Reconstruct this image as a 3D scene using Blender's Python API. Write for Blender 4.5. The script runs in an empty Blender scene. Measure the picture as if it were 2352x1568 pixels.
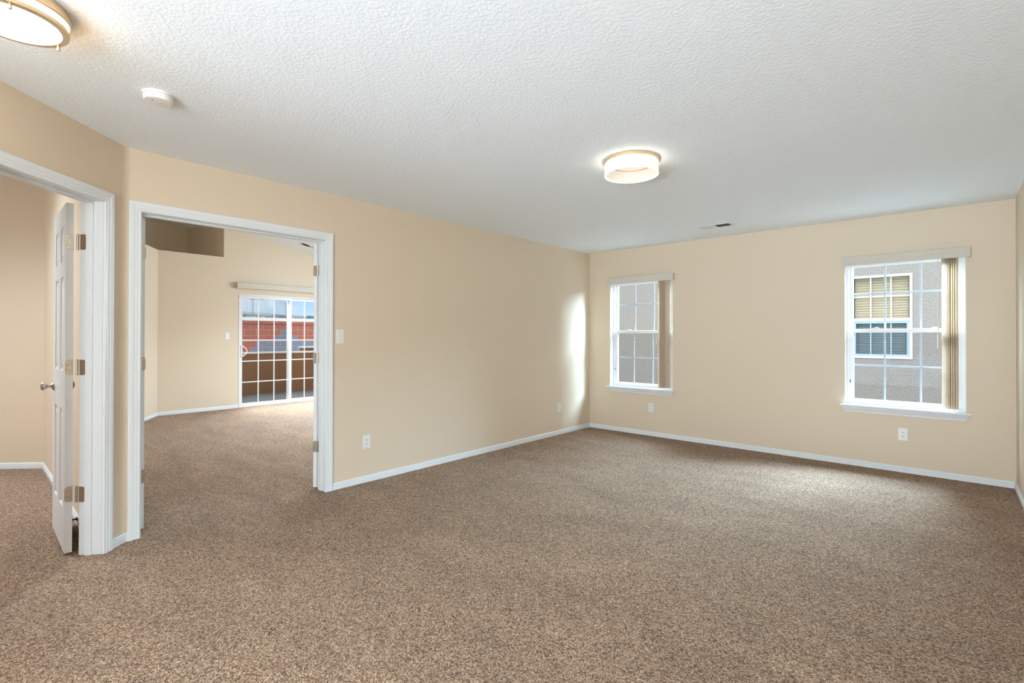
import bpy, bmesh, math, random
from mathutils import Vector, Matrix

S = bpy.context.scene
COL = S.collection
random.seed(7)

# ------------------------------------------------------------------ camera
cam_d = bpy.data.cameras.new('camera')
cam = bpy.data.objects.new('camera', cam_d)
COL.objects.link(cam)
S.camera = cam
YAW, PITCH, ROLL, FPX = 0.727139, 0.004976, 0.001807, 1131.615
CX, CY, CAMZ = 1180.115, 767.227, 1.2697
Fv = Vector((-math.sin(YAW)*math.cos(PITCH), math.cos(YAW)*math.cos(PITCH), math.sin(PITCH)))
R0 = Vector((math.cos(YAW), math.sin(YAW), 0)); U0 = R0.cross(Fv)
Rv = R0*math.cos(ROLL)+U0*math.sin(ROLL); Uv = U0*math.cos(ROLL)-R0*math.sin(ROLL)
cam.matrix_world = Matrix(((Rv.x, Uv.x, -Fv.x, 0), (Rv.y, Uv.y, -Fv.y, 0), (Rv.z, Uv.z, -Fv.z, CAMZ), (0, 0, 0, 1)))
cam_d.sensor_fit = 'HORIZONTAL'; cam_d.sensor_width = 36.0
cam_d.lens = FPX/2352*36.0
cam_d.shift_x = (1176-CX)/2352
cam_d.shift_y = (CY-784)/2352
cam_d.clip_start = 0.02; cam_d.clip_end = 1500

# ------------------------------------------------------------------ world
W = bpy.data.worlds.new('sky'); S.world = W; W.use_nodes = True
nt = W.node_tree; N = nt.nodes; L = nt.links
for n in list(N): N.remove(n)
out = N.new('ShaderNodeOutputWorld'); bg = N.new('ShaderNodeBackground')
tc = N.new('ShaderNodeTexCoord'); sep = N.new('ShaderNodeSeparateXYZ')
L.new(tc.outputs['Generated'], sep.inputs[0])
ramp = N.new('ShaderNodeValToRGB')
ramp.color_ramp.elements[0].position = 0.0; ramp.color_ramp.elements[0].color = (.64, .73, .80, 1)
ramp.color_ramp.elements[1].position = .055; ramp.color_ramp.elements[1].color = (.36, .55, .76, 1)
L.new(sep.outputs['Z'], ramp.inputs[0])
mp = N.new('ShaderNodeMapping'); mp.inputs['Scale'].default_value = (1, 1, 3.2)
mp.inputs['Location'].default_value = (.33, .12, .05)
L.new(tc.outputs['Generated'], mp.inputs[0])
cl = N.new('ShaderNodeTexNoise'); cl.inputs['Scale'].default_value = 7.5; cl.inputs['Detail'].default_value = 6
L.new(mp.outputs[0], cl.inputs['Vector'])
cr = N.new('ShaderNodeValToRGB'); cr.color_ramp.elements[0].position = .45; cr.color_ramp.elements[1].position = .80
L.new(cl.outputs[0], cr.inputs[0])
mixc = N.new('ShaderNodeMix'); mixc.data_type = 'RGBA'
L.new(cr.outputs[0], mixc.inputs['Factor']); L.new(ramp.outputs[0], mixc.inputs['A'])
mixc.inputs['B'].default_value = (.74, .76, .80, 1)
# unseen upper sky made far brighter than the horizon to light the rooms
st = N.new('ShaderNodeMapRange'); st.interpolation_type = 'SMOOTHSTEP'
st.inputs['From Min'].default_value = .12; st.inputs['From Max'].default_value = .75
st.inputs['To Min'].default_value = 1.05; st.inputs['To Max'].default_value = 6.0
L.new(sep.outputs['Z'], st.inputs['Value'])
hi = N.new('ShaderNodeMapRange'); hi.inputs['From Min'].default_value = .15; hi.inputs['From Max'].default_value = .45
L.new(sep.outputs['Z'], hi.inputs['Value'])
mix2 = N.new('ShaderNodeMix'); mix2.data_type = 'RGBA'
L.new(hi.outputs[0], mix2.inputs['Factor']); L.new(mixc.outputs['Result'], mix2.inputs['A'])
mix2.inputs['B'].default_value = (.86, .93, 1, 1)
L.new(mix2.outputs['Result'], bg.inputs['Color']); L.new(st.outputs[0], bg.inputs['Strength'])
L.new(bg.outputs[0], out.inputs[0])

# ------------------------------------------------------------------ exposure, daylight and fill lamps
S.view_settings.view_transform = 'Standard'; S.view_settings.look = 'None'
S.view_settings.gamma = 1; S.view_settings.use_curve_mapping = False
S.view_settings.exposure = 0.42
S.cycles.max_bounces = 10; S.cycles.diffuse_bounces = 6; S.cycles.transparent_max_bounces = 12
S.cycles.sample_clamp_indirect = 6

def area(name, loc, target, sx, sy, power, color=(1, 1, 1), portal=False, spread=math.pi):
    d = bpy.data.lights.new(name, 'AREA'); d.shape = 'RECTANGLE'; d.size = sx; d.size_y = sy
    d.energy = power; d.color = color; d.spread = spread
    o = bpy.data.objects.new(name, d); COL.objects.link(o); o.location = loc
    dv = Vector(target)-Vector(loc)
    o.rotation_euler = dv.to_track_quat('-Z', 'Y').to_euler()
    if portal: d.cycles.is_portal = True
    return o

area('daylight_portal_window', (-3.05, 6.085, 1.33), (-3.05, 5, 1.33), .95, 1.5, 1, portal=True)
area('daylight_portal_window', (-.356, 6.085, 1.33), (-.356, 5, 1.33), .95, 1.5, 1, portal=True)
area('daylight_portal_patio', (-9.62, 4.195, 1.0), (-8, 4.195, 1.0), 1.9, 2.1, 1, portal=True)
# added fill lamps behind the camera, two of them thrown up at the ceiling
area('rear_fill', (-.85, -3.12, 1.15), (-.95, 2, 1.0), 2.2, 2.0, 88, (.76, .89, 1))
area('rear_ceiling_fill', (-.85, -2.9, .5), (-1.2, 5.0, 2.44), 2.2, .8, 30, (.68, .85, 1))
area('rear_ceiling_fill', (-.85, -2.85, .5), (-1.0, 3.6, 2.44), 2.0, .8, 9.5, (.68, .85, 1), spread=math.radians(55))
area('right_fill', (.385, -1.7, 1.4), (-3.8, 2.3, 1.35), 1.4, 1.3, 125, (.78, .90, 1))  # added fill lamp for the left and angled walls; no window here
# added lamps standing in for open sky outside the two windows and sliding door
area('daylight_side_yard', (-3.9, 7.5, 3.1), (-3.9, 5.72, 2.2), 1.7, 1.6, 430, (.50, .77, 1))
area('daylight_side_yard', (.78, 7.5, 3.1), (.78, 5.72, 2.2), 2.4, 1.6, 2000, (.50, .77, 1))
area('daylight_patio', (-9.95, 4.2, 2.6), (-8.0, 4.2, .3), 1.8, .6, 170, (.80, .91, 1), spread=math.radians(70))
# lamp for an inferred far room window, then added fill for the side rooms
area('daylight_far_room', (-6.6, 6.1, 1.7), (-6.8, 3.0, .7), 2.4, 1.8, 150, (.68, .85, 1))
area('far_room_top_fill', (-6.6, 4.1, 2.93), (-6.6, 4.1, 0), 1.0, 1.0, 130, (.70, .86, 1), spread=math.radians(130))  # added overhead fill for the far floor; no fixture here
area('small_room_fill', (-6.2, -2.3, 1.6), (-5.2, -.4, .2), 1.2, 1.2, 60, (.84, .92, 1))  # added fill lamp; no window is built in this room
area('small_room_top_fill', (-5.2, -.5, 3.25), (-5.2, -.5, 0), .8, .8, 30, (.84, .92, 1), spread=math.radians(110))  # added overhead fill for the small room; no fixture here

# ------------------------------------------------------------------ materials
def mat(name, color=(.8, .8, .8), rough=.5, metal=0, spec=.5):
    m = bpy.data.materials.new(name); m.use_nodes = True
    b = m.node_tree.nodes['Principled BSDF']
    b.inputs['Base Color'].default_value = (*color, 1); b.inputs['Roughness'].default_value = rough
    b.inputs['Metallic'].default_value = metal; b.inputs['Specular IOR Level'].default_value = spec
    return m
def bits(m):
    t = m.node_tree; return t, t.nodes, t.links, t.nodes['Principled BSDF']
def noise(m, scale, detail=2, rough=.5, vec=None):
    t, n, l, b = bits(m)
    x = n.new('ShaderNodeTexNoise'); x.inputs['Scale'].default_value = scale
    x.inputs['Detail'].default_value = detail; x.inputs['Roughness'].default_value = rough
    if vec is None:
        c = n.new('ShaderNodeTexCoord'); vec = c.outputs['Object']
    l.new(vec, x.inputs['Vector']); return x
def ramp_of(m, src, stops):
    t, n, l, b = bits(m)
    r = n.new('ShaderNodeValToRGB')
    while len(r.color_ramp.elements) < len(stops): r.color_ramp.elements.new(.5)
    for e, (p, c) in zip(r.color_ramp.elements, stops): e.position = p; e.color = (*c, 1)
    l.new(src, r.inputs[0]); return r
def bump(m, src, strength, dist, prev=None):
    t, n, l, b = bits(m)
    u = n.new('ShaderNodeBump'); u.inputs['Strength'].default_value = strength; u.inputs['Distance'].default_value = dist
    l.new(src, u.inputs['Height'])
    if prev: l.new(prev.outputs[0], u.inputs['Normal'])
    l.new(u.outputs[0], b.inputs['Normal']); return u

def wall_paint(name, color):
    m = mat(name, color, .62, spec=.35)
    a = noise(m, 55, 4, .55); bump(m, a.outputs[0], .22, .004)
    return m
M = {}
M['wall'] = wall_paint('beige wall paint', (.70, .585, .445))
M['ceiling'] = mat('textured ceiling paint', (.85, .90, .94), .75, spec=.25)
_m = M['ceiling']; t_, n_, l_, b_ = bits(_m)
_a = noise(_m, 62, 3, .6)
_r = ramp_of(_m, _a.outputs[0], [(.42, (0, 0, 0)), (.6, (1, 1, 1))])
bump(_m, _r.outputs[0], .22, .005)
M['trim'] = mat('white semigloss trim', (.75, .78, .80), .32)
M['door'] = mat('white door paint', (.80, .82, .84), .35)
M['vinyl'] = mat('white vinyl frame', (.74, .735, .72), .35)
M['grille'] = mat('grey white window grille', (.50, .54, .60), .4)
M['plastic'] = mat('white plastic plate', (.80, .79, .77), .35)
M['almond'] = mat('ivory plastic', (.80, .75, .68), .35)
M['slot'] = mat('dark slot', (.02, .02, .02), .6)
M['nickel'] = mat('brushed nickel', (.58, .53, .47), .33, 1)
M['screw'] = mat('screw steel', (.72, .69, .62), .25, 1)
M['gold'] = mat('brushed champagne metal', (.80, .62, .40), .35, 1)
M['dark'] = mat('vent shade sheet', (.06, .055, .05), .8)
M['rubber'] = mat('black rubber', (.02, .02, .02), .6)

# carpet
m = M['carpet'] = mat('speckled beige frieze carpet', (.4, .3, .22), .95, spec=.12)
t_, n_, l_, b_ = bits(m)
tcn = n_.new('ShaderNodeTexCoord')
wob = n_.new('ShaderNodeTexNoise'); wob.inputs['Scale'].default_value = 45; wob.inputs['Detail'].default_value = 1
l_.new(tcn.outputs['Object'], wob.inputs['Vector'])
add = n_.new('ShaderNodeVectorMath'); add.operation = 'MULTIPLY_ADD'
add.inputs[1].default_value = (.02, .02, .02)
l_.new(wob.outputs['Color'], add.inputs[0]); l_.new(tcn.outputs['Object'], add.inputs[2])
vo = n_.new('ShaderNodeTexVoronoi'); vo.inputs['Scale'].default_value = 185; vo.feature = 'F1'
l_.new(add.outputs[0], vo.inputs['Vector'])
nz = n_.new('ShaderNodeTexNoise'); nz.inputs['Scale'].default_value = 290; nz.inputs['Detail'].default_value = 3
l_.new(add.outputs[0], nz.inputs['Vector'])
mx = n_.new('ShaderNodeMix'); mx.inputs['Factor'].default_value = .5
sepc = n_.new('ShaderNodeSeparateColor'); l_.new(vo.outputs['Color'], sepc.inputs[0])
l_.new(sepc.outputs[0], mx.inputs['A']); l_.new(nz.outputs[0], mx.inputs['B'])
rp = ramp_of(m, mx.outputs['Result'], [(.22, (.09, .042, .018)), (.38, (.35, .195, .104)), (.55, (.63, .392, .235)), (.76, (.95, .71, .51))])
# worn and brushed areas of the pile
big = n_.new('ShaderNodeTexNoise'); big.inputs['Scale'].default_value = 1.7; big.inputs['Detail'].default_value = 3
mpb = n_.new('ShaderNodeMapping'); mpb.inputs['Rotation'].default_value = (0, 0, .7); mpb.inputs['Scale'].default_value = (1, 2.6, 1)
l_.new(tcn.outputs['Object'], mpb.inputs[0]); l_.new(mpb.outputs[0], big.inputs['Vector'])
hv = n_.new('ShaderNodeMapRange'); hv.inputs['From Min'].default_value = .3; hv.inputs['From Max'].default_value = .7
hv.inputs['To Min'].default_value = .87; hv.inputs['To Max'].default_value = 1.12
l_.new(big.outputs[0], hv.inputs['Value'])
mul = n_.new('ShaderNodeMix'); mul.data_type = 'RGBA'; mul.blend_type = 'MULTIPLY'; mul.inputs['Factor'].default_value = 1
l_.new(rp.outputs[0], mul.inputs['A']); l_.new(hv.outputs[0], mul.inputs['B'])
l_.new(mul.outputs['Result'], b_.inputs['Base Color'])
vd = n_.new('ShaderNodeMath'); vd.operation = 'MULTIPLY_ADD'; vd.inputs[1].default_value = -1.0
l_.new(vo.outputs['Distance'], vd.inputs[0]); l_.new(nz.outputs[0], vd.inputs[2])
bump(m, vd.outputs[0], 1.0, .016)
b_.inputs['Sheen Weight'].default_value = .22; b_.inputs['Sheen Roughness'].default_value = .45
b_.inputs['Sheen Tint'].default_value = (.95, .97, 1, 1)

# blind fabric
m = M['fabric'] = mat('mottled blind fabric', (.62, .57, .48), .8, spec=.2)
a = noise(m, 130, 3, .6); r = ramp_of(m, a.outputs[0], [(.3, (.55, .50, .42)), (.7, (.67, .62, .54))])
m.node_tree.links.new(r.outputs[0], m.node_tree.nodes['Principled BSDF'].inputs['Base Color'])
m = M['vane'] = mat('blind vane fabric', (.62, .55, .44), .8, spec=.2)
a = noise(m, 110, 3, .6); r = ramp_of(m, a.outputs[0], [(.3, (.74, .63, .50)), (.7, (.88, .78, .65))])
m.node_tree.links.new(r.outputs[0], m.node_tree.nodes['Principled BSDF'].inputs['Base Color'])
t_, n_, l_, b_ = bits(m)
tl = n_.new('ShaderNodeBsdfTranslucent'); l_.new(r.outputs[0], tl.inputs[0])
ms = n_.new('ShaderNodeMixShader'); ms.inputs[0].default_value = .45
l_.new(b_.outputs[0], ms.inputs[1]); l_.new(tl.outputs[0], ms.inputs[2]); l_.new(ms.outputs[0], n_['Material Output'].inputs[0])

def glass(name, tint, refl=.05, haze=0, hazecol=(.5, .5, .5)):
    m = bpy.data.materials.new(name); m.use_nodes = True
    t = m.node_tree; n = t.nodes; l = t.links
    n.remove(n['Principled BSDF']); o = n['Material Output']
    tr = n.new('ShaderNodeBsdfTransparent'); tr.inputs[0].default_value = (*tint, 1)
    gl = n.new('ShaderNodeBsdfGlossy'); gl.inputs['Roughness'].default_value = .02
    fr = n.new('ShaderNodeFresnel'); fr.inputs[0].default_value = 1.35
    mu = n.new('ShaderNodeMath'); mu.operation = 'MULTIPLY'; mu.inputs[1].default_value = refl/.022
    l.new(fr.outputs[0], mu.inputs[0]); mu.use_clamp = True
    ms = n.new('ShaderNodeMixShader'); l.new(mu.outputs[0], ms.inputs[0]); l.new(tr.outputs[0], ms.inputs[1]); l.new(gl.outputs[0], ms.inputs[2])
    last = ms
    if haze:
        df = n.new('ShaderNodeBsdfDiffuse'); df.inputs[0].default_value = (*hazecol, 1)
        mh = n.new('ShaderNodeMixShader'); mh.inputs[0].default_value = haze
        l.new(ms.outputs[0], mh.inputs[1]); l.new(df.outputs[0], mh.inputs[2]); last = mh
    l.new(last.outputs[0], o.inputs[0]); return m
M['glass'] = glass('window glass', (.97, .98, .98), .0006)
M['screen'] = glass('fine insect screen', (.93, .93, .93), 0.0004, .05, (.05, .05, .05))

M['winscreen'] = glass('window insect screen', (.90, .90, .90), 0.001, .04, (.10, .10, .10))

def emit(name, color, strength):
    m = bpy.data.materials.new(name); m.use_nodes = True
    b = m.node_tree.nodes['Principled BSDF']
    b.inputs['Base Color'].default_value = (.9, .88, .84, 1)
    b.inputs['Emission Color'].default_value = (*color, 1); b.inputs['Emission Strength'].default_value = strength
    b.inputs['Roughness'].default_value = .4
    return m
M['diffuser'] = emit('lit frosted diffuser', (1, .91, .76), 7)
M['diffuser_side'] = emit('lit side diffuser', (1, .90, .74), 34)
M['acrylic'] = emit('lit white acrylic', (1, .91, .78), .62)
M['acrylic_rim'] = emit('lit acrylic edge', (1, .95, .86), .85)

M['halo_band'] = emit('added halo band of the acrylic ring', (1, .90, .74), 7)  # extra glow added to throw a halo on the ceiling
M['disc'] = emit('lit centre disc', (1, .93, .82), .42)
M['acrylic_inner'] = emit('lit inner acrylic', (1, .90, .76), .50)
for k_, c_ in (('acrylic', .3), ('acrylic_inner', .3), ('disc', .5)): M[k_].node_tree.nodes['Principled BSDF'].inputs['Base Color'].default_value = (c_, c_*.97, c_*.92, 1)

# outdoors
def rough_stucco(name, c0, c1, sc=60, bd=.012):
    m = mat(name, c0, .9, spec=.15)
    a = noise(m, sc, 4, .6); r = ramp_of(m, a.outputs[0], [(.3, c0), (.7, c1)])
    m.node_tree.links.new(r.outputs[0], m.node_tree.nodes['Principled BSDF'].inputs['Base Color'])
    b = noise(m, 26, 4, .65); bump(m, b.outputs[0], .8, bd)
    return m
M['stucco'] = rough_stucco('tan grey stucco', (.175, .158, .143), (.245, .222, .20), 35, .02)
M['balcony'] = rough_stucco('brown stucco', (.115, .055, .028), (.18, .095, .05), 50)
M['coping'] = mat('pale coping', (.5, .47, .43), .7)
m = M['deck'] = mat('weathered grey deck boards', (.3, .3, .3), .8, spec=.2)
t_, n_, l_, b_ = bits(m)
c = n_.new('ShaderNodeTexCoord'); mpn = n_.new('ShaderNodeMapping'); mpn.inputs['Scale'].default_value = (9, .8, 1)
l_.new(c.outputs['Object'], mpn.inputs[0])
a = noise(m, 3, 5, .6, mpn.outputs[0]); r = ramp_of(m, a.outputs[0], [(.3, (.055, .055, .06)), (.7, (.105, .102, .102))])
l_.new(r.outputs[0], b_.inputs['Base Color'])
def block_mat(name, c0, c1):
    m = mat(name, c0, .9, spec=.15)
    a = noise(m, 9, 5, .7); r = ramp_of(m, a.outputs[0], [(.3, c0), (.72, c1)])
    m.node_tree.links.new(r.outputs[0], m.node_tree.nodes['Principled BSDF'].inputs['Base Color'])
    return m
M['redblock'] = block_mat('red painted block', (.18, .057, .04), (.25, .09, .063))
M['greyblock'] = block_mat('grey painted block', (.095, .11, .135), (.13, .145, .17))
M['mortar'] = mat('mortar', (.29, .155, .125), .9)
M['dirt'] = block_mat('dry pale ground', (.15, .14, .125), (.20, .19, .17))
M['yard'] = block_mat('grey gravel', (.20, .19, .18), (.28, .265, .25))
M['mesa'] = block_mat('distant scrub hills', (.075, .078, .07), (.105, .105, .095))
M['pole'] = mat('weathered pole', (.09, .11, .14), .8)
M['poleg'] = mat('galvanised pole', (.22, .27, .32), .6)
M['b_white'] = mat('white building wall', (.24, .27, .29), .8)
M['b_grey'] = mat('grey building wall', (.15, .18, .195), .8)
M['b_dark'] = mat('dark glazing', (.05, .10, .13), .4)
M['b_tan'] = mat('tan building wall', (.19, .18, .165), .8)
m = M['nblind'] = mat('tan slat blind', (.33, .26, .17), .7)
M['nblind_screened'] = mat('screen dimmed slat blind', (.09, .115, .125), .7)  # dimming of the insect screen put into the lower slat colour
M['nvinyl'] = mat('neighbour white frame', (.50, .54, .60), .4)
M['nscreenframe'] = mat('blue grey screen frame', (.22, .30, .36), .5)
M['edge_wood'] = mat('raw door bottom', (.35, .16, .06), .8)

# ------------------------------------------------------------------ mesh helpers
class MB:
    def __init__(s, mtx=None): s.v = []; s.f = []; s.mi = []; s.m = mtx
    def add(s, verts, faces, mi=0):
        o = len(s.v); s.v += [tuple(v) for v in verts]; s.f += [tuple(i+o for i in f) for f in faces]; s.mi += [mi]*len(faces); return s
    def box(s, a, b, mi=0, fr=None):
        x0, y0, z0 = a; x1, y1, z1 = b
        x0, x1 = sorted((x0, x1)); y0, y1 = sorted((y0, y1)); z0, z1 = sorted((z0, z1))
        vs = [(x0, y0, z0), (x1, y0, z0), (x1, y1, z0), (x0, y1, z0), (x0, y0, z1), (x1, y0, z1), (x1, y1, z1), (x0, y1, z1)]
        if fr: vs = [fr(*p) for p in vs]
        return s.add(vs, [(0, 3, 2, 1), (4, 5, 6, 7), (0, 1, 5, 4), (1, 2, 6, 5), (2, 3, 7, 6), (3, 0, 4, 7)], mi)
    def prism(s, poly, z0, z1, mi=0):
        n = len(poly)
        return s.add([(x, y, z0) for x, y in poly]+[(x, y, z1) for x, y in poly],
                     [tuple(range(n))[::-1], tuple(range(n, 2*n))]+[(i, (i+1) % n, n+(i+1) % n, n+i) for i in range(n)], mi)
    def lathe(s, prof, c=(0, 0, 0), n=64, mi=0, closed=True):
        k = len(prof); vs = []
        for i in range(n):
            a = 2*math.pi*i/n
            for r, z in prof: vs.append((c[0]+r*math.cos(a), c[1]+r*math.sin(a), c[2]+z))
        fs = []
        for i in range(n):
            j = (i+1) % n
            for q in range(k if closed else k-1):
                q2 = (q+1) % k
                fs.append((i*k+q, j*k+q, j*k+q2, i*k+q2))
        return s.add(vs, fs, mi)
    def cyl(s, p0, p1, r, n=16, mi=0, r1=None):
        p0 = Vector(p0); p1 = Vector(p1); d = (p1-p0).normalized()
        a = d.orthogonal().normalized(); b = d.cross(a); r1 = r if r1 is None else r1
        vs = [p0+(a*math.cos(t)+b*math.sin(t))*r for t in [2*math.pi*i/n for i in range(n)]]
        vs += [p1+(a*math.cos(t)+b*math.sin(t))*r1 for t in [2*math.pi*i/n for i in range(n)]]
        return s.add(vs, [tuple(range(n))[::-1], tuple(range(n, 2*n))]+[(i, (i+1) % n, n+(i+1) % n, n+i) for i in range(n)], mi)
    def tube(s, pts, r, n=10, mi=0):
        for p, q in zip(pts[:-1], pts[1:]): s.cyl(p, q, r, n, mi)
        return s
    def sweep(s, rings, mi=0, cap=True):
        """rings: list of equal-length closed loops"""
        k = len(rings[0]); vs = [p for r in rings for p in r]; fs = []
        for i in range(len(rings)-1):
            for q in range(k):
                q2 = (q+1) % k; fs.append((i*k+q, i*k+q2, (i+1)*k+q2, (i+1)*k+q))
        if cap: fs += [tuple(range(k))[::-1], tuple(range((len(rings)-1)*k, len(rings)*k))]
        return s.add(vs, fs, mi)
    def build(s, name, mats, parent=None, bevel=0, smooth=False, seg=2):
        me = bpy.data.meshes.new(name); me.from_pydata(s.v, [], s.f)
        if not isinstance(mats, (list, tuple)): mats = [mats]
        for x in mats: me.materials.append(M[x] if isinstance(x, str) else x)
        for p, i in zip(me.polygons, s.mi): p.material_index = i
        bm = bmesh.new(); bm.from_mesh(me); bmesh.ops.recalc_face_normals(bm, faces=bm.faces); bm.to_mesh(me); bm.free()
        if smooth:
            me.polygons.foreach_set('use_smooth', [True]*len(me.polygons))
            me.set_sharp_from_angle(angle=math.radians(40))
        o = bpy.data.objects.new(name, me); COL.objects.link(o)
        if parent: put(o, parent)
        if bevel:
            b = o.modifiers.new('bevel', 'BEVEL'); b.width = bevel; b.segments = seg; b.limit_method = 'ANGLE'; b.angle_limit = .6
        return o
def put(o, parent):
    o.parent = parent; o.matrix_parent_inverse = Matrix.Identity(4)
    wl = Vector((0, 0, 0)); p = parent
    while p: wl += p.location; p = p.parent
    if not o.data or True: o.location = -wl
def tag(o, label, cat, group=None, kind=None):
    o['label'] = label; o['category'] = cat
    if group: o['group'] = group
    if kind: o['kind'] = kind
    return o
def thing(name, loc, label, cat, group=None, kind=None):
    o = bpy.data.objects.new(name, None); COL.objects.link(o); o.location = loc; o.empty_display_size = .1
    return tag(o, label, cat, group, kind)
# every part mesh is written in world coordinates; put() shifts it back under its Empty (empties are never rotated)

# ------------------------------------------------------------------ room measures
H = 2.44
XL, YB, XR = -3.826, 5.9116, .4022
T = .124
C0 = Vector((XL, .68, 0)); DR = Vector((.70711, -.70711, 0)); NR = Vector((.70711, .70711, 0))
def ang(t, o, z):                    # along the angled wall, out from its face into the room, up
    p = C0+DR*t+NR*o; return (p.x, p.y, z)
def lw(y, o, z): return (XL+o, y, z)
D2A, D2B = .762, 1.985               # double doorway
D1A, D1B = .183, .800                # angled doorway
DH = 2.052

# ------------------------------------------------------------------ floor and ceilings
tag(MB().box((-9.6, -3.3, -.12), (.53, 6.35, 0)).build('floor', 'carpet'), 'wall to wall speckled beige frieze carpet', 'floor', kind='structure')
c = MB()
c.prism([(XL, .66), (XL, 6.06), (.53, 6.06), (.53, -3.3), (-2.3, -3.3), (-2.3, -.9)], H, H+.12)
tag(c.build('ceiling', 'ceiling'), 'white knockdown textured flat ceiling of the main room', 'ceiling', kind='structure')
c = MB().prism([(XL-T, .60), (-8, .60), (-8, -2.6), (-1.9, -2.6), (-1.9, -1.2), (-2.35, -.9), (XL-.02, .5)], 3.3, 3.42)
tag(c.build('ceiling_small_room', 'ceiling'), 'white ceiling of the small side room', 'ceiling', kind='structure')
def vz(y): return 3.15-.2114*(y-3.217)
c = MB().add([(-10.7, .5, vz(.5)), (-3.83, .5, vz(.5)), (-3.83, 6.4, vz(6.4)), (-10.7, 6.4, vz(6.4)),
              (-10.7, .5, vz(.5)+.12), (-3.83, .5, vz(.5)+.12), (-3.83, 6.4, vz(6.4)+.12), (-10.7, 6.4, vz(6.4)+.12)],
             [(0, 1, 2, 3), (4, 7, 6, 5), (0, 4, 5, 1), (1, 5, 6, 2), (2, 6, 7, 3), (3, 7, 4, 0)])
tag(c.build('ceiling_vaulted', 'ceiling'), 'white sloping ceiling of the far room', 'ceiling', kind='structure')

# ------------------------------------------------------------------ walls
w = MB()
w.box((XL-T, .66, 0), (XL, D2A-.02, 3.75)); w.box((XL-T, D2B+.02, 0), (XL, 6.06, 3.75)); w.box((XL-T, D2A-.02, DH+.02), (XL, D2B+.02, 3.75))
# small rounded inside corner where the angled wall begins
pts = []
for i in range(7):
    u = i/6; a = Vector((XL, .703, 0)); b = C0; d = Vector(ang(.04, 0, 0))
    pts.append((a*(1-u)**2+b*2*u*(1-u)+d*u*u))
poly = [(p.x, p.y) for p in pts]+[(XL-.03, .66)]
w.prism(poly, 0, H)
tag(w.build('wall_left', 'wall'), 'long beige wall holding the double doorway', 'wall', kind='structure')
WIN = [(-3.495, -2.606), (-.806, .094)]
WZ0, WZ1 = .60, 2.04
w = MB(); YO = 6.06
xs = [XL, WIN[0][0], WIN[0][1], WIN[1][0], WIN[1][1], .53]
w.box((xs[0], YB, 0), (xs[1], YO, H)); w.box((xs[2], YB, 0), (xs[3], YO, H)); w.box((xs[4], YB, 0), (xs[5], YO, H))
for a, b in WIN: w.box((a, YB, 0), (b, YO, WZ0-.012)); w.box((a, YB, WZ1), (b, YO, H))
tag(w.build('wall_back', 'wall'), 'beige back wall with two windows', 'wall', kind='structure')
w = MB().box((XR, -3.3, 0), (XR+.13, YB, H))
tag(w.build('wall_right', 'wall'), 'beige wall at the right edge of the room', 'wall', kind='structure')
w = MB()
w.box((-.02, -T, 0), (D1A-.02, 0, 3.4), fr=ang); w.box((D1A-.02, -T, DH+.02), (D1B+.02, 0, 3.4), fr=ang); w.box((D1B+.02, -T, 0), (2.41, 0, 3.4), fr=ang)
tag(w.build('wall_angled', 'wall'), 'angled beige wall holding the single doorway at left', 'wall', kind='structure')
w = MB().box((-2.25, -3.3, 0), (-2.12, -1.0, 3.4))
tag(w.build('wall_side', 'wall'), 'beige wall behind the viewpoint at left', 'wall', kind='structure')
w = MB(); w.box((-2.25, -3.3, 0), (-2.0, -3.17, H)); w.box((.2, -3.3, 0), (.53, -3.17, H)); w.box((-2.0, -3.3, 2.15), (.2, -3.17, H))  # opening added to let sky light in behind the camera
w.box((-2.0, -3.3, 0), (.2, -3.17, .1))
tag(w.build('wall_rear', 'wall'), 'beige wall behind the viewpoint with a wide opening', 'wall', kind='structure')
# partition between the small room and the far room, then the small room's own walls
w = MB().box((-7.2, .54, 0), (XL-.05, .66, 3.75))
tag(w.build('wall_partition', 'wall'), 'beige partition between the small room and the far room', 'wall', kind='structure')
def thick_wall(name, p, q, th, z0, z1, label, m='wall'):
    p = Vector((*p, 0)); q = Vector((*q, 0)); d = (q-p).normalized(); n = Vector((-d.y, d.x, 0))*th
    w = MB().prism([(p.x, p.y), (q.x, q.y), ((q+n).x, (q+n).y), ((p+n).x, (p+n).y)], z0, z1)
    return tag(w.build(name, m), label, 'wall', kind='structure')
thick_wall('wall_small_room', (-6.52, .54), (-7.72, -.66), -.12, 0, 3.4, 'diagonal beige wall across the small room')
thick_wall('wall_small_room_end', (-7.70, -.60), (-6.2, -2.5), -.12, 0, 3.4, 'beige end wall of the small room')
thick_wall('wall_small_room_side', (-6.3, -2.42), (-2.0, -2.42), -.12, 0, 3.4, 'beige side wall of the small room')
# far room
XF = -9.45
SY0, SY1, SZ1 = 3.28, 5.11, 2.02
w = MB(); w.box((XF-.14, 2.08, 0), (XF, 3.04, 2.642)); w.box((XF-.14, 3.04, 0), (XF, SY0, 3.75)); w.box((XF-.14, SY1, 0), (XF, 6.35, 3.75)); w.box((XF-.14, SY0, SZ1), (XF, SY1, 3.75))
tag(w.build('wall_far', 'wall'), 'beige far wall around the sliding glass door', 'wall', kind='structure')
w = MB().prism([(XF-.1, 2.09), (XF, 2.09), (-7.0, .655), (-7.2, .6)], 0, 2.642)
w.prism([(XF-.012, 3.034), (XF-.012, 2.08), (-7.02, .664), (-10.49, .664), (-10.49, 2.76)], 2.60, 2.638)
tag(w.build('wall_plant_ledge', 'wall'), 'low diagonal wall under the recessed ledge in the far room', 'wall', kind='structure')
w = MB().box((-10.62, .5, 2.55), (-10.5, 2.9, 3.8)); w.prism([(-10.5, 2.767), (XF-.003, 3.0385), (XF-.02, 3.12), (-10.5, 2.86)], 2.55, 3.8)
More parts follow.
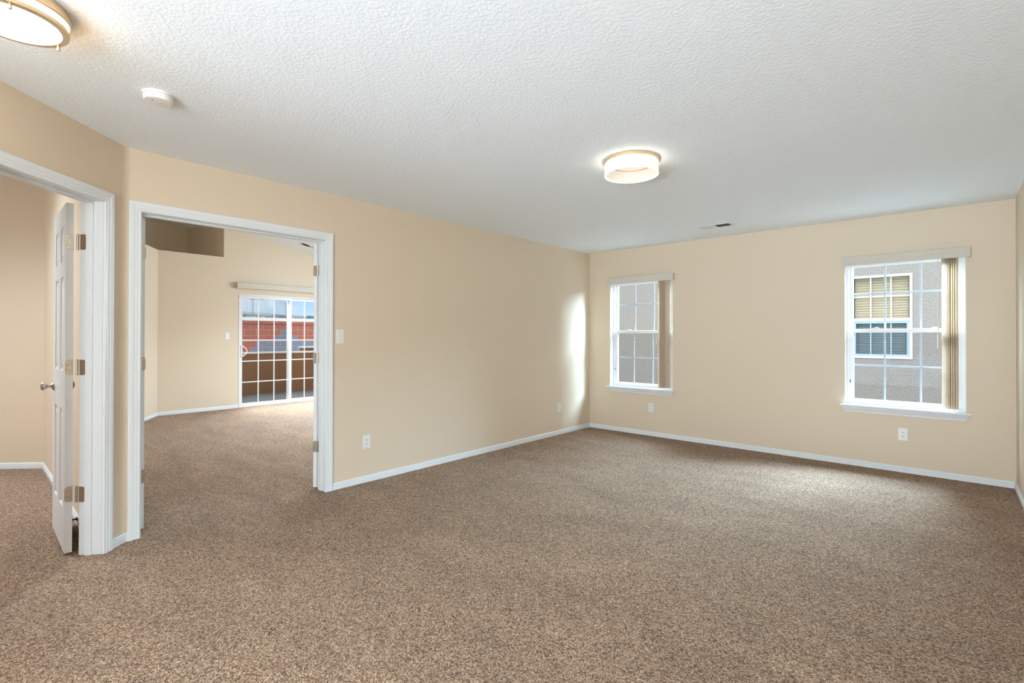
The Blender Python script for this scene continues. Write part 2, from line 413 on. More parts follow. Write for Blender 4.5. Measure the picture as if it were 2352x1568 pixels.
tag(w.build('wall_recess', 'wall'), 'beige walls of the shaded recess above the ledge', 'wall', kind='structure')
w = MB().box((-10.6, .54, 2.55), (-7.1, .655, 3.9)); w.box((XF, 6.2, 0), (XL-T, 6.35, 3.0))
tag(w.build('wall_far_side', 'wall'), 'beige side walls of the far room', 'wall', kind='structure')

# ------------------------------------------------------------------ baseboards and casings
BASE = [(0, .012), (.030, .012), (.032, .0095), (.039, .011), (.041, .0085), (.049, .0085), (.0552, .004), (.0552, 0), (0, 0)]
def baseboard(name, pts, label, sgn=1):
    P = [Vector((*p, 0)) for p in pts]; rings = []
    for i, p in enumerate(P):
        ds = []
        if i: ds.append((p-P[i-1]).normalized())
        if i < len(P)-1: ds.append((P[i+1]-p).normalized())
        ns = [Vector((-d.y, d.x, 0))*sgn for d in ds]
        n = sum(ns, Vector()); n = n/len(ns); n = n/max(n.length_squared, .3)
        rings.append([(p.x+n.x*o, p.y+n.y*o, z) for z, o in BASE])
    return tag(MB().sweep(rings).build(name, 'trim'), label, 'baseboard', kind='structure')
EPS = .0005
baseboard('baseboard_left', [(XL+EPS, D2B+.058), (XL+EPS, YB-EPS)], 'white grooved baseboard along the long left wall', -1)
baseboard('baseboard_back', [(XL+.011, YB-EPS), (XR-.011, YB-EPS)], 'white grooved baseboard under the two windows', -1)
baseboard('baseboard_right', [(XR-EPS, YB-.011), (XR-EPS, -3.15)], 'white grooved baseboard along the right wall', -1)
cp = [Vector((XL, .703, 0))]+pts[1:]+[Vector(ang(.122, 0, 0))]
baseboard('baseboard_corner', [((p+NR*.0008).x, (p+NR*.0008).y) for p in cp], 'short curved white baseboard between the two doorways', 1)
baseboard('baseboard_small_room', [(-7.6, -.54+EPS), (-6.52, .54-EPS), (-4.1, .54-EPS)], 'white baseboard around the corner of the small room', -1)
baseboard('baseboard_far', [(-7.05, .69), (XF+EPS, 2.08), (XF+EPS, SY0-.003)], 'white baseboard along the far room wall', -1)

CAS = [(0, .0), (0, .010), (.004, .0125), (.015, .0115), (.017, .0135), (.033, .0145), (.035, .0165), (.048, .0185), (.058, .0185), (.062, .015), (.062, 0)]
def casing(name, fr, s0, s1, zt, label):
    rings = [[fr(s0-o, h, 0) for o, h in CAS], [fr(s0-o, h, zt+o) for o, h in CAS], [fr(s1+o, h, zt+o) for o, h in CAS], [fr(s1+o, h, 0) for o, h in CAS]]
    return tag(MB().sweep(rings).build(name, 'trim'), label, 'door casing', kind='structure')
casing('trim_1', lambda s, h, z: ang(s, h+EPS, z), D1A-.005, D1B+.005, DH+.002, 'fluted white casing round the angled single doorway')
casing('trim_2', lambda s, h, z: lw(s, h+EPS, z), D2A-.006, D2B-.003, DH+.002, 'fluted white casing round the double doorway')
# jamb linings with stops
def jamb(name, fr, a, b, label):
    j = MB()
    for s0, s1 in ((a-.0195, a), (b, b+.0195)): j.box((s0, -T-.001, 0), (s1, .0, DH+.0195), fr=fr)
    j.box((a, -T-.001, DH), (b, 0, DH+.0195), fr=fr)
    for s0, s1 in ((a, a+.011), (b-.011, b)): j.box((s0, -.087, 0), (s1, -.050, DH-.0112), fr=fr)
    j.box((a, -.087, DH-.011), (b, -.050, DH), fr=fr)
    return tag(j.build(name, 'trim', bevel=.0012, seg=1), label, 'door jamb', kind='structure')
jamb('trim_3', ang, D1A, D1B, 'white jamb lining of the angled single doorway')
jamb('trim_4', lw, D2A, D2B, 'white jamb lining of the double doorway')
# casing on the far-room side of the double doorway
rings = lambda: None
def lwb(s, h, z): return (XL-T-h-EPS, s, z)
casing('trim_5', lwb, D2A-.008, D2B+.008, DH+.004, 'white casing on the far room side of the double doorway')

# ------------------------------------------------------------------ panel doors
PAN_X = [(.098, .255), (.355, .512)]
PAN_Z = [(.245, .825), (1.045, 1.615), (1.695, 1.915)]
def slab_mesh(fr, wd, ht, th, mi=0):
    """fr(a, b, z): a along the width from the hinge, b through the thickness"""
    mb = MB()
    xs = sorted({0, wd, *[v for p in PAN_X for v in p]}); zs = sorted({0, ht, *[v for p in PAN_Z for v in p]})
    for side in (0, 1):
        b0 = 0 if side == 0 else th; sg = 1 if side == 0 else -1
        for i in range(len(xs)-1):
            for j in range(len(zs)-1):
                x0, x1, z0, z1 = xs[i], xs[i+1], zs[j], zs[j+1]
                if (x0, x1) in PAN_X and (z0, z1) in PAN_Z:
                    loops = []
                    for ins, dep in ((0, 0), (.006, .001), (.012, .007), (.022, .008), (.030, .007), (.046, .002)):
                        loops.append([fr(a, b0+sg*dep, z) for a, z in ((x0+ins, z0+ins), (x1-ins, z0+ins), (x1-ins, z1-ins), (x0+ins, z1-ins))])
                    for A, B in zip(loops[:-1], loops[1:]):
                        for k in range(4): mb.add([A[k], A[(k+1) % 4], B[(k+1) % 4], B[k]], [(0, 1, 2, 3)])
                    mb.add(loops[-1], [(0, 1, 2, 3)])
                else:
                    mb.add([fr(x0, b0, z0), fr(x1, b0, z0), fr(x1, b0, z1), fr(x0, b0, z1)], [(0, 1, 2, 3)])
    mb.add([fr(0, 0, 0), fr(0, th, 0), fr(0, th, ht), fr(0, 0, ht)], [(0, 1, 2, 3)])
    mb.add([fr(wd, 0, 0), fr(wd, th, 0), fr(wd, th, ht), fr(wd, 0, ht)], [(0, 1, 2, 3)])
    mb.add([fr(0, 0, ht), fr(wd, 0, ht), fr(wd, th, ht), fr(0, th, ht)], [(0, 1, 2, 3)])
    mb.add([fr(0, 0, 0), fr(wd, 0, 0), fr(wd, th, 0), fr(0, th, 0)], [(0, 1, 2, 3)], 1)
    bm = bmesh.new()
    return mb
def leaf_poly(w_, h_, r):
    p = [(0, 0)]
    for cx, cz, a0 in ((w_-r, r, -90), (w_-r, h_-r, 0)):
        p += [(cx+r*math.cos(math.radians(a0+i*15)), cz+r*math.sin(math.radians(a0+i*15))) for i in range(7)]
    return p+[(0, h_)]
def plate(mb, org, u, n, w_, h_, th, r=.016, mi=0):
    org = Vector(org); u = Vector(u).normalized(); n = Vector(n).normalized()
    p = leaf_poly(w_, h_, r); k = len(p)
    vs = [org+u*a+Vector((0, 0, z)) for a, z in p]+[org+u*a+n*th+Vector((0, 0, z)) for a, z in p]
    mb.add(vs, [tuple(range(k)), tuple(range(k, 2*k))]+[(i, (i+1) % k, k+(i+1) % k, k+i) for i in range(k)], mi)
def hinge(door, zc, pin, u1, n1, o1, u2, n2, o2):
    """two rounded leaves from the pin along u1 / u2, lying on faces with outward normals n1 / n2"""
    h = .089; z0 = zc-h/2
    b = MB(); P = Vector((*pin, 0))
    for k in range(5): b.cyl(P+Vector((0, 0, z0+k*h/5+.0006)), P+Vector((0, 0, z0+(k+1)*h/5-.0006)), .0062, 14)
    b.cyl(P+Vector((0, 0, z0-.003)), P+Vector((0, 0, z0+h+.003)), .0045, 12)
    hg = b.build('hinge', 'nickel', door, smooth=True)
    for u, n, o in ((u1, n1, o1), (u2, n2, o2)):
        u = Vector((*u, 0)).normalized(); n = Vector((*n, 0)).normalized(); O = Vector((*o, z0))
        l = MB(); plate(l, O, u, n, .036, h, .0022)
        lf = l.build('hinge_leaf', 'nickel', hg)
        s = MB()
        for a, z in ((.026, .014), (.012+.016, h/2), (.026, h-.014)):
            a2 = a if z != h/2 else .018
            q = O+u*a2+Vector((0, 0, z)); s.cyl(q+n*.0022, q+n*.0034, .0040, 12); 
        s.build('screws', 'screw', hg)
    return hg
ZH = (.352, 1.087, 1.815)

def vec2(a): return (math.cos(a), math.sin(a))
# single door, swung into the small room
d1 = thing('door_1', (-3.83, .42, 0), 'white six panel door swung open into the small room at left', 'door', kind='structure')
A0 = Vector((-3.832, .405)); e = Vector((-4.442, .411))-A0; WD1 = e.length; e.normalize(); nb = Vector((-e.y, e.x))*-1
if nb.y < 0: nb = -nb
def fr1(a, b, z): p = A0+e*a+nb*b; return (p.x, p.y, .012+z)
slab_mesh(fr1, .610, 2.030, .034).build('slab', ['door', 'edge_wood'], d1)
pin1 = (-3.7985, .4525)
ex = Vector((1, .0))
for z in ZH:
    rear = A0+nb*.034
    hinge(d1, z, pin1, (-nb), (-e), (rear-e*.0004+nb*.0008), tuple((NR).xy), tuple((-DR).xy*-1) if False else tuple(DR.xy), tuple(Vector(ang(D1A, -T, 0)).xy+DR.xy*.0005))
def knob(door, base, n, name='door_knob'):
    n = Vector((*n, 0)).normalized(); P = Vector(base)
    k = MB(); prof = [(.031, 0), (.031, .004), (.026, .009), (.013, .014), (.0105, .022), (.0115, .030), (.020, .038), (.0255, .047), (.0265, .056), (.022, .063), (.012, .066)]
    nn = 28; a = n.orthogonal().normalized(); b = n.cross(a); rings = []
    for r, h in prof: rings.append([P+n*h+(a*math.cos(2*math.pi*i/nn)+b*math.sin(2*math.pi*i/nn))*r for i in range(nn)])
    k.sweep(rings); return k.build(name, 'nickel', door, smooth=True)
kp = A0+e*.55; knob(d1, (kp.x, kp.y, .945), -nb)
kp = A0+e*.55+nb*.034; knob(d1, (kp.x, kp.y, .945), nb)
ds = thing('door_stop', (-4.38, .531, .07), 'small white tipped door stop on the baseboard behind the open single door', 'door stop')
MB().cyl((-4.38, .5275, .045), (-4.38, .521, .045), .012, 16).cyl((-4.38, .521, .045), (-4.38, .468, .045), .005, 12).build('spring', 'rubber', ds)
MB().cyl((-4.38, .468, .045), (-4.38, .456, .045), .009, 16).build('tip', 'plastic', ds)

# double doors, both swung into the far room
def double_leaf(name, pin, head, msign, label):
    d = thing(name, (pin[0], pin[1], 0), label, 'door', kind='structure')
    dv = Vector(vec2(math.radians(head))); mv = Vector((-dv.y, dv.x))*msign
    A = Vector(pin)+dv*.004
    def fr(a, b, z): p = A+dv*a+mv*b; return (p.x, p.y, .012+z)
    slab_mesh(fr, .606, 2.030, .034).build('slab', ['door', 'edge_wood'], d)
    return d, dv, mv, A
dl, dv, mv, A = double_leaf('door_2', (XL-T-.008, D2A+.010), 180, -1, 'left leaf of the white double doors seen edge on')
for z in ZH: hinge(dl, z, (XL-T-.007, D2A+.006), mv, -dv, A-dv*.0004+mv*.003, (1, 0), (0, 1), (XL-T, D2A+.0005))
for s in (0, 1):
    kp = A+dv*.55+mv*(.034*s); knob(dl, (kp.x, kp.y, .945), mv if s else -mv)
dr, dv, mv, A = double_leaf('door_3', (XL-T-.010, D2B-.009), 110, 1, 'right leaf of the white double doors folded back past its jamb')
for z in ZH: hinge(dr, z, (XL-T-.007, D2B-.004), mv, -dv, A-dv*.0004+mv*.003, (1, 0), (0, -1), (XL-T, D2B-.0005))
for s in (0, 1):
    kp = A+dv*.55+mv*(.034*s); knob(dr, (kp.x, kp.y, .945), mv if s else -mv)

# ------------------------------------------------------------------ windows
def frame_ring(mb, x0, x1, z0, z1, w_, y0, y1, mi=0):
    mb.box((x0, y0, z0), (x0+w_, y1, z1), mi); mb.box((x1-w_, y0, z0), (x1, y1, z1), mi)
    mb.box((x0+w_, y0, z0), (x1-w_, y1, z0+w_), mi); mb.box((x0+w_, y0, z1-w_), (x1-w_, y1, z1), mi)
def pane(name, x0, x1, z0, z1, y, parent, m='glass'):
    return MB().box((x0, y-.002, z0), (x1, y+.002, z1)).build(name, m, parent)
def window(name, x0, x1, label):
    w = thing(name, ((x0+x1)/2, YB, WZ0), label, 'window', kind='structure')
    # white drywall return liner and vinyl frame
    f = MB(); frame_ring(f, x0+.001, x1-.001, WZ0-.011, WZ1-.001, .032, 5.985, 6.055)
    f.build('frame', 'vinyl', w, bevel=.002)
    ln = MB(); ln.box((x0, YB+.012, WZ0-.011), (x0+.006, 5.985, WZ1)); ln.box((x1-.006, YB+.012, WZ0-.011), (x1, 5.985, WZ1)); ln.box((x0+.006, YB+.012, WZ1-.006), (x1-.006, 5.985, WZ1))
    ln.build('return_liner', 'vinyl', w)
    xm = [x0+(x1-x0)*k for k in (.349, .651)]
    # upper sash (outer track), lower sash (inner track)
    for nm, z0, z1, y0, y1, rail, mz in (('upper_sash', 1.325, 2.005, 6.022, 6.050, .028, 1.705), ('lower_sash', .622, 1.352, 5.988, 6.016, .034, .990)):
        s = MB(); frame_ring(s, x0+.032, x1-.032, z0, z1, rail, y0, y1)
        so = s.build(nm, 'vinyl', w, bevel=.002)
        ym = (y0+y1)/2; g = MB()
        for xv in xm: g.box((xv-.008, ym+.003, z0+rail), (xv+.008, ym+.009, z1-rail))
        g.box((x0+.032+rail, ym+.0035, mz-.008), (x1-.032-rail, ym+.0085, mz+.008))
        g.build('grille', 'grille', so, bevel=.001, seg=1)
        pane('pane', x0+.032+rail, x1-.032-rail, z0+rail, z1-rail, ym, so)
    sf = MB(); frame_ring(sf, x0+.033, x1-.033, .625, 1.335, .018, 6.0515, 6.0585); sfo = sf.build('insect_screen', 'vinyl', w)
    MB().box((x0+.051, 6.0545, .643), (x1-.051, 6.0555, 1.317)).build('screen_mesh', 'winscreen', sfo)
    for k in (.27, .76): 
        xc = x0+(x1-x0)*k
        lk = MB().box((xc-.028, 5.990, 1.352), (xc+.028, 6.014, 1.360)); lk.box((xc-.010, 5.992, 1.360), (xc+.022, 6.010, 1.368))
        lk.build('sash_lock', 'plastic', w, bevel=.002)
    v = MB().box((x0+.038, 5.982, .80), (x0+.050, 5.988, .88)); v.box((x0+.0325, 5.980, .815), (x0+.040, 5.986, .845), 1)
    v.build('tilt_latch', ['almond', 'rubber'], w)
    # stool with crown-moulded apron and returned ends
    s = MB(); xa, xb = x0-.034, x1+.031; y1 = YB-.0005
    prof = [(.050, 0), (.050, .010), (.046, .014), (.042, .024), (.036, .027), (.031, .040), (.024, .044), (.018, .058), (.012, .062), (.012, .070), (0, .070), (0, 0)]
    rings = [[(xa+(.050-o)*.9, y1, WZ0+.003-h) for o, h in prof], [(xa+(.050-o)*.9, y1-o, WZ0+.003-h) for o, h in prof],
             [(xb-(.050-o)*.9, y1-o, WZ0+.003-h) for o, h in prof], [(xb-(.050-o)*.9, y1, WZ0+.003-h) for o, h in prof]]
    s.sweep(rings)
    s.box((x0+.0005, y1, WZ0-.0115), (x1-.0005, 5.985, WZ0+.003))
    s.build('window_sill', 'trim', w)
    return w
window('window_1', *WIN[0], 'narrow looking white sash window nearest the left corner of the back wall')
window('window_2', *WIN[1], 'white sash window near the right corner with a neighbouring window beyond it')

# ------------------------------------------------------------------ vertical blinds
def blind(name, x0, x1, vx0, vx1, nv, wx, label, tilt=70):
    b = thing(name, ((x0+x1)/2, YB, 1.97), label, 'blind', 'vertical blinds of the back wall windows')
    v = MB(); yf = YB-.060
    v.box((x0, yf, 1.976), (x1, yf+.006, 2.0645)); v.box((x0, yf+.006, 1.976), (x0+.006, YB-.001, 2.0645)); v.box((x1-.006, yf+.006, 1.976), (x1, YB-.001, 2.0645))
    v.build('valance', 'fabric', b, bevel=.0015)
    MB().box((x0+.02, YB-.045, 1.992), (x1-.02, YB-.002, 2.035)).build('headrail', 'vinyl', b, bevel=.002)
    rng = random.Random(len(name)+int(x0*10))
    for k in range(nv):
        xc = vx0+(vx1-vx0)*(k+.5)/nv; a = math.radians(tilt+rng.uniform(-4, 4))
        s = MB(); ring0 = []; n = 8
        lo, hi = [], []
        for i in range(n+1):
            u = -.0445+.089*i/n; bow = .004*(1-(2*i/n-1)**2)
            px = xc+u*math.cos(a)-bow*math.sin(a); py = YB-.008+u*math.sin(a)+bow*math.cos(a)
            lo.append((px, py))
        off = (math.sin(a)*.0007, -math.cos(a)*.0007)
        poly = lo+[(p[0]-off[0]*2, p[1]-off[1]*2) for p in lo[::-1]]
        s.prism(poly, .628, 1.99)
        s.build('vane', 'vane', b)
    wd = MB().cyl((wx, YB-.066, 1.17), (wx, YB-.066, 1.30), .006, 10).cyl((wx, YB-.066, 1.30), (wx, YB-.046, 1.988), .003, 8)
    wd.build('wand', 'vinyl', b, smooth=True)
    return b
blind('vertical_blind', -3.509, -2.578, -2.760, -2.655, 9, -2.79, 'beige vertical blind drawn aside at the window by the left corner', 62)
blind('vertical_blind', -.822, .120, -.072, .044, 8, -.095, 'beige vertical blind drawn aside at the window facing the neighbouring window', 80)

# ------------------------------------------------------------------ sliding glass door of the far room
s3 = thing('door_4', (XF, (SY0+SY1)/2, 0), 'white sliding glass door with grilles in the far room', 'sliding door', kind='structure')
def fring(mb, y0, y1, z0, z1, w_, x0, x1):
    mb.box((x0, y0, z0), (x1, y0+w_, z1)); mb.box((x0, y1-w_, z0), (x1, y1, z1))
    mb.box((x0, y0+w_, z0), (x1, y1-w_, z0+w_)); mb.box((x0, y0+w_, z1-w_), (x1, y1-w_, z1))
f = MB(); fring(f, SY0+.001, SY1-.001, .0, SZ1-.001, .022, XF-.135, XF+.006); f.build('frame', 'vinyl', s3, bevel=.002)
for nm, y0, y1, xc in (('sliding_panel', SY0+.023, SY0+.95, XF-.035), ('fixed_panel', SY0+.915, SY1-.023, XF-.085)):
    p = MB(); fring(p, y0, y1, .0225, SZ1-.0235, .045, xc-.018, xc+.018); po = p.build(nm, 'vinyl', s3, bevel=.002)
    g = MB(); gy0, gy1, gz0, gz1 = y0+.045, y1-.045, .0675, SZ1-.0685
    for k in (1, 2): g.box((xc+.003, gy0+(gy1-gy0)*k/3-.009, gz0), (xc+.009, gy0+(gy1-gy0)*k/3+.009, gz1))
    for k in range(1, 5): g.box((xc+.0035, gy0, gz0+(gz1-gz0)*k/5-.009), (xc+.0085, gy1, gz0+(gz1-gz0)*k/5+.009))
    g.build('grille', 'vinyl', po)
    MB().box((xc-.002, gy0, gz0), (xc+.002, gy1, gz1)).build('pane', 'glass', po)
sc = MB(); fring(sc, SY0+.024, SY0+.93, .023, SZ1-.024, .03, XF-.128, XF-.116); so = sc.build('screen_panel', 'vinyl', s3)
MB().box((XF-.123, SY0+.054, .053), (XF-.121, SY0+.90, SZ1-.054)).build('screen_mesh', 'screen', so)
hd = MB().box((XF-.017, 3.325, .90), (XF-.005, 3.350, 1.10))
arc = [(XF+.005, 3.345+.075*math.sin(math.pi*i/10), .905+.19*i/10) for i in range(11)]
hd.tube(arc, .008, 10); hd.build('pull_handle', 'vinyl', s3, smooth=True)
MB().box((XF+.0065, 3.284, 1.955), (XF+.011, 3.300, 1.985)).build('stop_clip', 'nickel', s3)
b3 = thing('blind_valance', (XF, 4.2, 2.11), 'long pale valance box above the sliding glass door', 'valance')
v = MB(); v.box((XF+.094, 3.228, 2.118), (XF+.10, 5.16, 2.212)); v.box((XF+.001, 3.228, 2.118), (XF+.094, 3.234, 2.212)); v.box((XF+.001, 5.154, 2.118), (XF+.094, 5.16, 2.212))
v.build('valance', 'fabric', b3, bevel=.0015)
MB().box((XF+.02, 3.25, 2.135), (XF+.07, 5.14, 2.18)).build('headrail', 'vinyl', b3, bevel=.002)

# ------------------------------------------------------------------ plates: switches and outlets
def on_wall(c, u, n):
    c = Vector(c); u = Vector((*u, 0)); n = Vector((*n, 0))
    def fr(a, b, z): p = c+u*a+n*b; return (p.x, p.y, c.z+z)
    return fr
def switch(name, c, u, n, label, m='plastic', m2='almond', group=None):
    fr = on_wall(c, u, n); t = thing(name, c, label, 'light switch', group)
    MB().box((-.0355, .0006, -.0585), (.0355, .0055, .0585), fr=fr).build('plate', m, t, bevel=.002)
    r = MB(); r.add([fr(-.0165, .0056, -.033), fr(.0165, .0056, -.033), fr(.0165, .0056, .033), fr(-.0165, .0056, .033),
                     fr(-.0165, .0070, -.033), fr(.0165, .0070, -.033), fr(.0165, .0105, .033), fr(-.0165, .0105, .033)],
                    [(3, 2, 1, 0), (4, 5, 6, 7), (0, 1, 5, 4), (1, 2, 6, 5), (2, 3, 7, 6), (3, 0, 4, 7)])
    r.build('rocker', m2, t, bevel=.001)
    for z in (-.0485, .0485):
        q = fr(0, .0056, z); q2 = fr(0, .0066, z); MB().cyl(q, q2, .003, 12).build('screw', 'screw', t)
    return t
def outlet(name, c, u, n, label):
    fr = on_wall(c, u, n); t = thing(name, c, label, 'outlet', 'wall outlets')
    MB().box((-.0355, .0006, -.0585), (.0355, .0055, .0585), fr=fr).build('plate', 'plastic', t, bevel=.002)
    MB().box((-.0165, .0056, -.033), (.0165, .0078, .033), fr=fr).build('receptacle', 'plastic', t, bevel=.001)
    s = MB()
    for z in (-.016, .018):
        s.box((-.0075, .0079, z-.001), (-.0050, .0084, z+.007), fr=fr); s.box((.0050, .0079, z-.001), (.0075, .0084, z+.0055), fr=fr)
        s.cyl(fr(0, .0079, z-.0075), fr(0, .0084, z-.0075), .0030, 12)
    s.build('slots', 'slot', t)
    for z in (-.0485, .0485): MB().cyl(fr(0, .0056, z), fr(0, .0066, z), .003, 12).build('screw', 'screw', t)
    return t
switch('light_switch', (XL, 2.110, 1.268), (0, 1), (1, 0), 'pale rocker switch beside the double doorway casing', 'plastic', 'almond')
switch('light_switch', (XF, 3.092, 1.271), (0, 1), (1, 0), 'small white switch left of the sliding glass door', 'plastic', 'plastic')
outlet('wall_outlet', (XL, 2.3645, .350), (0, 1), (1, 0), 'white duplex outlet low on the left wall near the double doorway')
outlet('wall_outlet', (XL, 5.1885, .352), (0, 1), (1, 0), 'white duplex outlet low on the left wall near the far corner')
outlet('wall_outlet', (-2.894, YB, .360), (1, 0), (0, -1), 'white duplex outlet under the window by the left corner')
outlet('wall_outlet', (-.3485, YB, .357), (1, 0), (0, -1), 'white duplex outlet under the right hand window')

# ------------------------------------------------------------------ ceiling lights
l1 = thing('ceiling_light', (-2.452, .114, H), 'two tier round ceiling light with metal rings at the upper left corner', 'ceiling light')
cc = (-2.452, .114, 0)
MB().lathe([(.002, H-.0005), (.150, H-.0005), (.156, H-.022), (.1565, H-.038), (.152, H-.041), (.147, H-.038), (.140, H-.024), (.002, H-.024)], cc, 80, closed=False).build('base_ring', 'gold', l1, smooth=True)
MB().lathe([(.128, H-.0245), (.132, H-.045), (.126, H-.062), (.119, H-.062), (.122, H-.0245)], cc, 72).build('upper_diffuser', 'diffuser_side', l1, smooth=True)
MB().lathe([(.120, H-.0625), (.150, H-.0625), (.1525, H-.067), (.1515, H-.077), (.132, H-.079), (.126, H-.072)], cc, 80).build('lower_ring', 'gold', l1, smooth=True)
MB().lathe([(.001, H-.066), (.118, H-.066), (.1315, H-.0795), (.10, H-.084), (.05, H-.087), (.001, H-.088)], cc, 72, closed=False).build('lower_diffuser', 'diffuser', l1, smooth=True)
for k in range(3):
    a = math.radians(116+120*k); px, py = cc[0]+.1415*math.cos(a), cc[1]+.1415*math.sin(a)
    po = MB().cyl((px, py, H-.0785), (px, py, H-.090), .0045, 14)
    po.cyl((px, py, H-.090), (px, py, H-.097), .0065, 14, 0, .005)
    po.build('finial', 'gold', l1, smooth=True)
    MB().cyl((px, py, H-.030), (px, py, H-.0622), .004, 12).build('stud', 'gold', l1, smooth=True)

l2 = thing('ceiling_light', (-1.588, 2.955, H), 'drum ceiling light with a glowing white acrylic ring near the windows', 'ceiling light')
cc = (-1.588, 2.955, 0)
MB().lathe([(.001, H-.0005), (.180, H-.0005), (.181, H-.020), (.176, H-.024), (.118, H-.024), (.001, H-.022)], cc, 80, closed=False).build('base_pan', 'gold', l2, smooth=True)
rd = MB().lathe([(.174, H-.040), (.175, H-.096), (.1715, H-.096), (.1705, H-.040)], cc, 80)
rd.lathe([(.174, H-.0245), (.174, H-.0399), (.1705, H-.0399), (.1705, H-.0245)], cc, 80, 1)
rd.build('ring_diffuser', ['acrylic', 'halo_band'], l2, smooth=True)
MB().lathe([(.1700, H-.0245), (.1712, H-.096), (.166, H-.096), (.165, H-.0245)], cc, 80).build('ring_liner', 'acrylic_inner', l2, smooth=True)
MB().lathe([(.176, H-.0962), (.176, H-.0992), (.164, H-.0992), (.164, H-.0962)], cc, 80).build('ring_edge', 'acrylic_rim', l2, smooth=True)
MB().lathe([(.001, H-.030), (.116, H-.030), (.118, H-.0245), (.001, H-.0245)], cc, 72, closed=False).build('centre_disc', 'disc', l2, smooth=True)
MB().cyl((cc[0], cc[1], H-.030), (cc[0], cc[1], H-.036), .005, 14).build('centre_screw', 'nickel', l2, smooth=True)
# ------------------------------------------------------------------ smoke detector and ceiling vents
sd = thing('smoke_detector', (-2.875, .634, H), 'round white smoke detector on the ceiling above the angled doorway', 'smoke detector')
MB().lathe([(.001, H-.0005), (.066, H-.0005), (.066, H-.010), (.001, H-.010)], (-2.875, .634, 0), 56, closed=False).build('mounting_plate', 'plastic', sd, smooth=True)
MB().lathe([(.001, H-.0102), (.060, H-.0102), (.0625, H-.016), (.060, H-.030), (.056, H-.036), (.04, H-.038), (.001, H-.038)], (-2.875, .634, 0), 56, closed=False).build('body', 'plastic', sd, smooth=True)
MB().box((-2.868, .606, H-.0388), (-2.858, .609, H-.0378)).build('indicator_slot', 'slot', sd)
MB().box((-2.883, .648, H-.0388), (-2.876, .6505, H-.0378)).build('indicator_slot', 'slot', sd)
def vent(name, c, ux, uy, un, label, w_=.335, h_=.165):
    """ux along the length, uy across, un pointing down out of the ceiling"""
    c = Vector(c); ux = Vector(ux).normalized(); uy = Vector(uy).normalized(); un = Vector(un).normalized()
    fr = lambda a, b, z: tuple(c+ux*a+uy*b+un*z)
    t = thing(name, tuple(c), label, 'air vent', 'ceiling air vents')
    f = MB(); W2, H2 = w_/2, h_/2; bw = .024
    for a0, a1, b0, b1 in ((-W2, W2, -H2, -H2+bw), (-W2, W2, H2-bw, H2), (-W2, -W2+bw, -H2+bw, H2-bw), (W2-bw, W2, -H2+bw, H2-bw), (-.006, .006, -H2+bw, H2-bw)):
        f.box((a0, b0, .0006), (a1, b1, .006), fr=fr)
    f.build('frame', 'trim', t, bevel=.0015)
    MB().box((-W2+bw, -H2+bw, .0006), (W2-bw, H2-bw, .0012), fr=fr).build('duct_shade_sheet', 'dark', t)  # dark sheet standing in for the shade inside the duct
    for side in (-1, 1):
        n = 9; x0, x1 = (-W2+bw, -.006) if side < 0 else (.006, W2-bw)
        for k in range(n):
            xc = x0+(x1-x0)*(k+.5)/n; tl = .0085*side
            l = MB(); a = [fr(xc-tl, b, .0016) for b in (-H2+bw, H2-bw)]; b2 = [fr(xc+tl*.6, b, .0125) for b in (-H2+bw, H2-bw)]
            th = Vector(ux)*.0008
            vs = a+b2[::-1]; vs2 = [tuple(Vector(p)+th) for p in vs]
            l.add(vs+vs2, [(0, 1, 2, 3), (4, 5, 6, 7), (0, 1, 5, 4), (1, 2, 6, 5), (2, 3, 7, 6), (3, 0, 4, 7)])
            l.build('louver', 'trim', t)
    return t
vent('ceiling_vent', (-1.857, 5.285, H), (1, 0, 0), (0, 1, 0), (0, 0, -1), 'white two way ceiling vent near the back wall between the windows')
sl = Vector((0, 1, -.2114)).normalized()
yv = 4.27
vent('ceiling_vent', (-8.83, yv, vz(yv)), sl, (1, 0, 0), Vector((0, -.2114, -1)), 'white ceiling vent on the sloping ceiling of the far room')

# ------------------------------------------------------------------ outdoors
g = MB().add([(-30, -20, -.3), (20, -20, -.3), (20, 30, -.3), (-30, 30, -.3)], [(0, 1, 2, 3)])
tag(g.build('yard_ground', 'yard'), 'grey gravel ground of the yards outside', 'ground')
# neighbouring house across the side yard
nh = thing('neighbouring_house', (-1, 12, -.3), 'tan grey stucco house across the side yard seen through the back windows', 'house')
NX0, NX1, NZ0, NZ1 = -1.535, -.560, .855, 2.492
w = MB(); w.box((-11, 12, -.3), (NX0, 12.3, 3.5)); w.box((NX1, 12, -.3), (5, 12.3, 3.5)); w.box((NX0, 12, -.3), (NX1, 12.3, NZ0)); w.box((NX0, 12, NZ1), (NX1, 12.3, 3.5))
w.box((NX0, 12.28, NZ0), (NX1, 12.3, NZ1)); w.box((-11, 12.3, -.3), (5, 18, 3.4))
w.build('stucco_wall', 'stucco', nh)
f = MB(); frame_ring(f, NX0, NX1, NZ0, NZ1, .045, 11.985, 12.07); f.box((NX0+.045, 11.99, 1.585), (NX1-.045, 12.06, 1.645))
wf = f.build('window', 'nvinyl', nh, bevel=.004)
g = MB()
for xv in (NX0+(NX1-NX0)*.335, NX0+(NX1-NX0)*.665): g.box((xv-.011, 12.03, 1.645), (xv+.011, 12.04, NZ1-.045))
g.box((NX0+.045, 12.0315, 2.065), (NX1-.045, 12.0385, 2.09)); g.build('window_grille', 'nvinyl', wf)
f = MB(); frame_ring(f, NX0+.046, NX1-.046, NZ0+.046, 1.584, .04, 12.0, 12.03)
for xv in (NX0+(NX1-NX0)*.335, NX0+(NX1-NX0)*.665): f.box((xv-.011, 12.02, NZ0+.086), (xv+.011, 12.03, 1.544))
f.build('screen_frame', 'nscreenframe', wf)
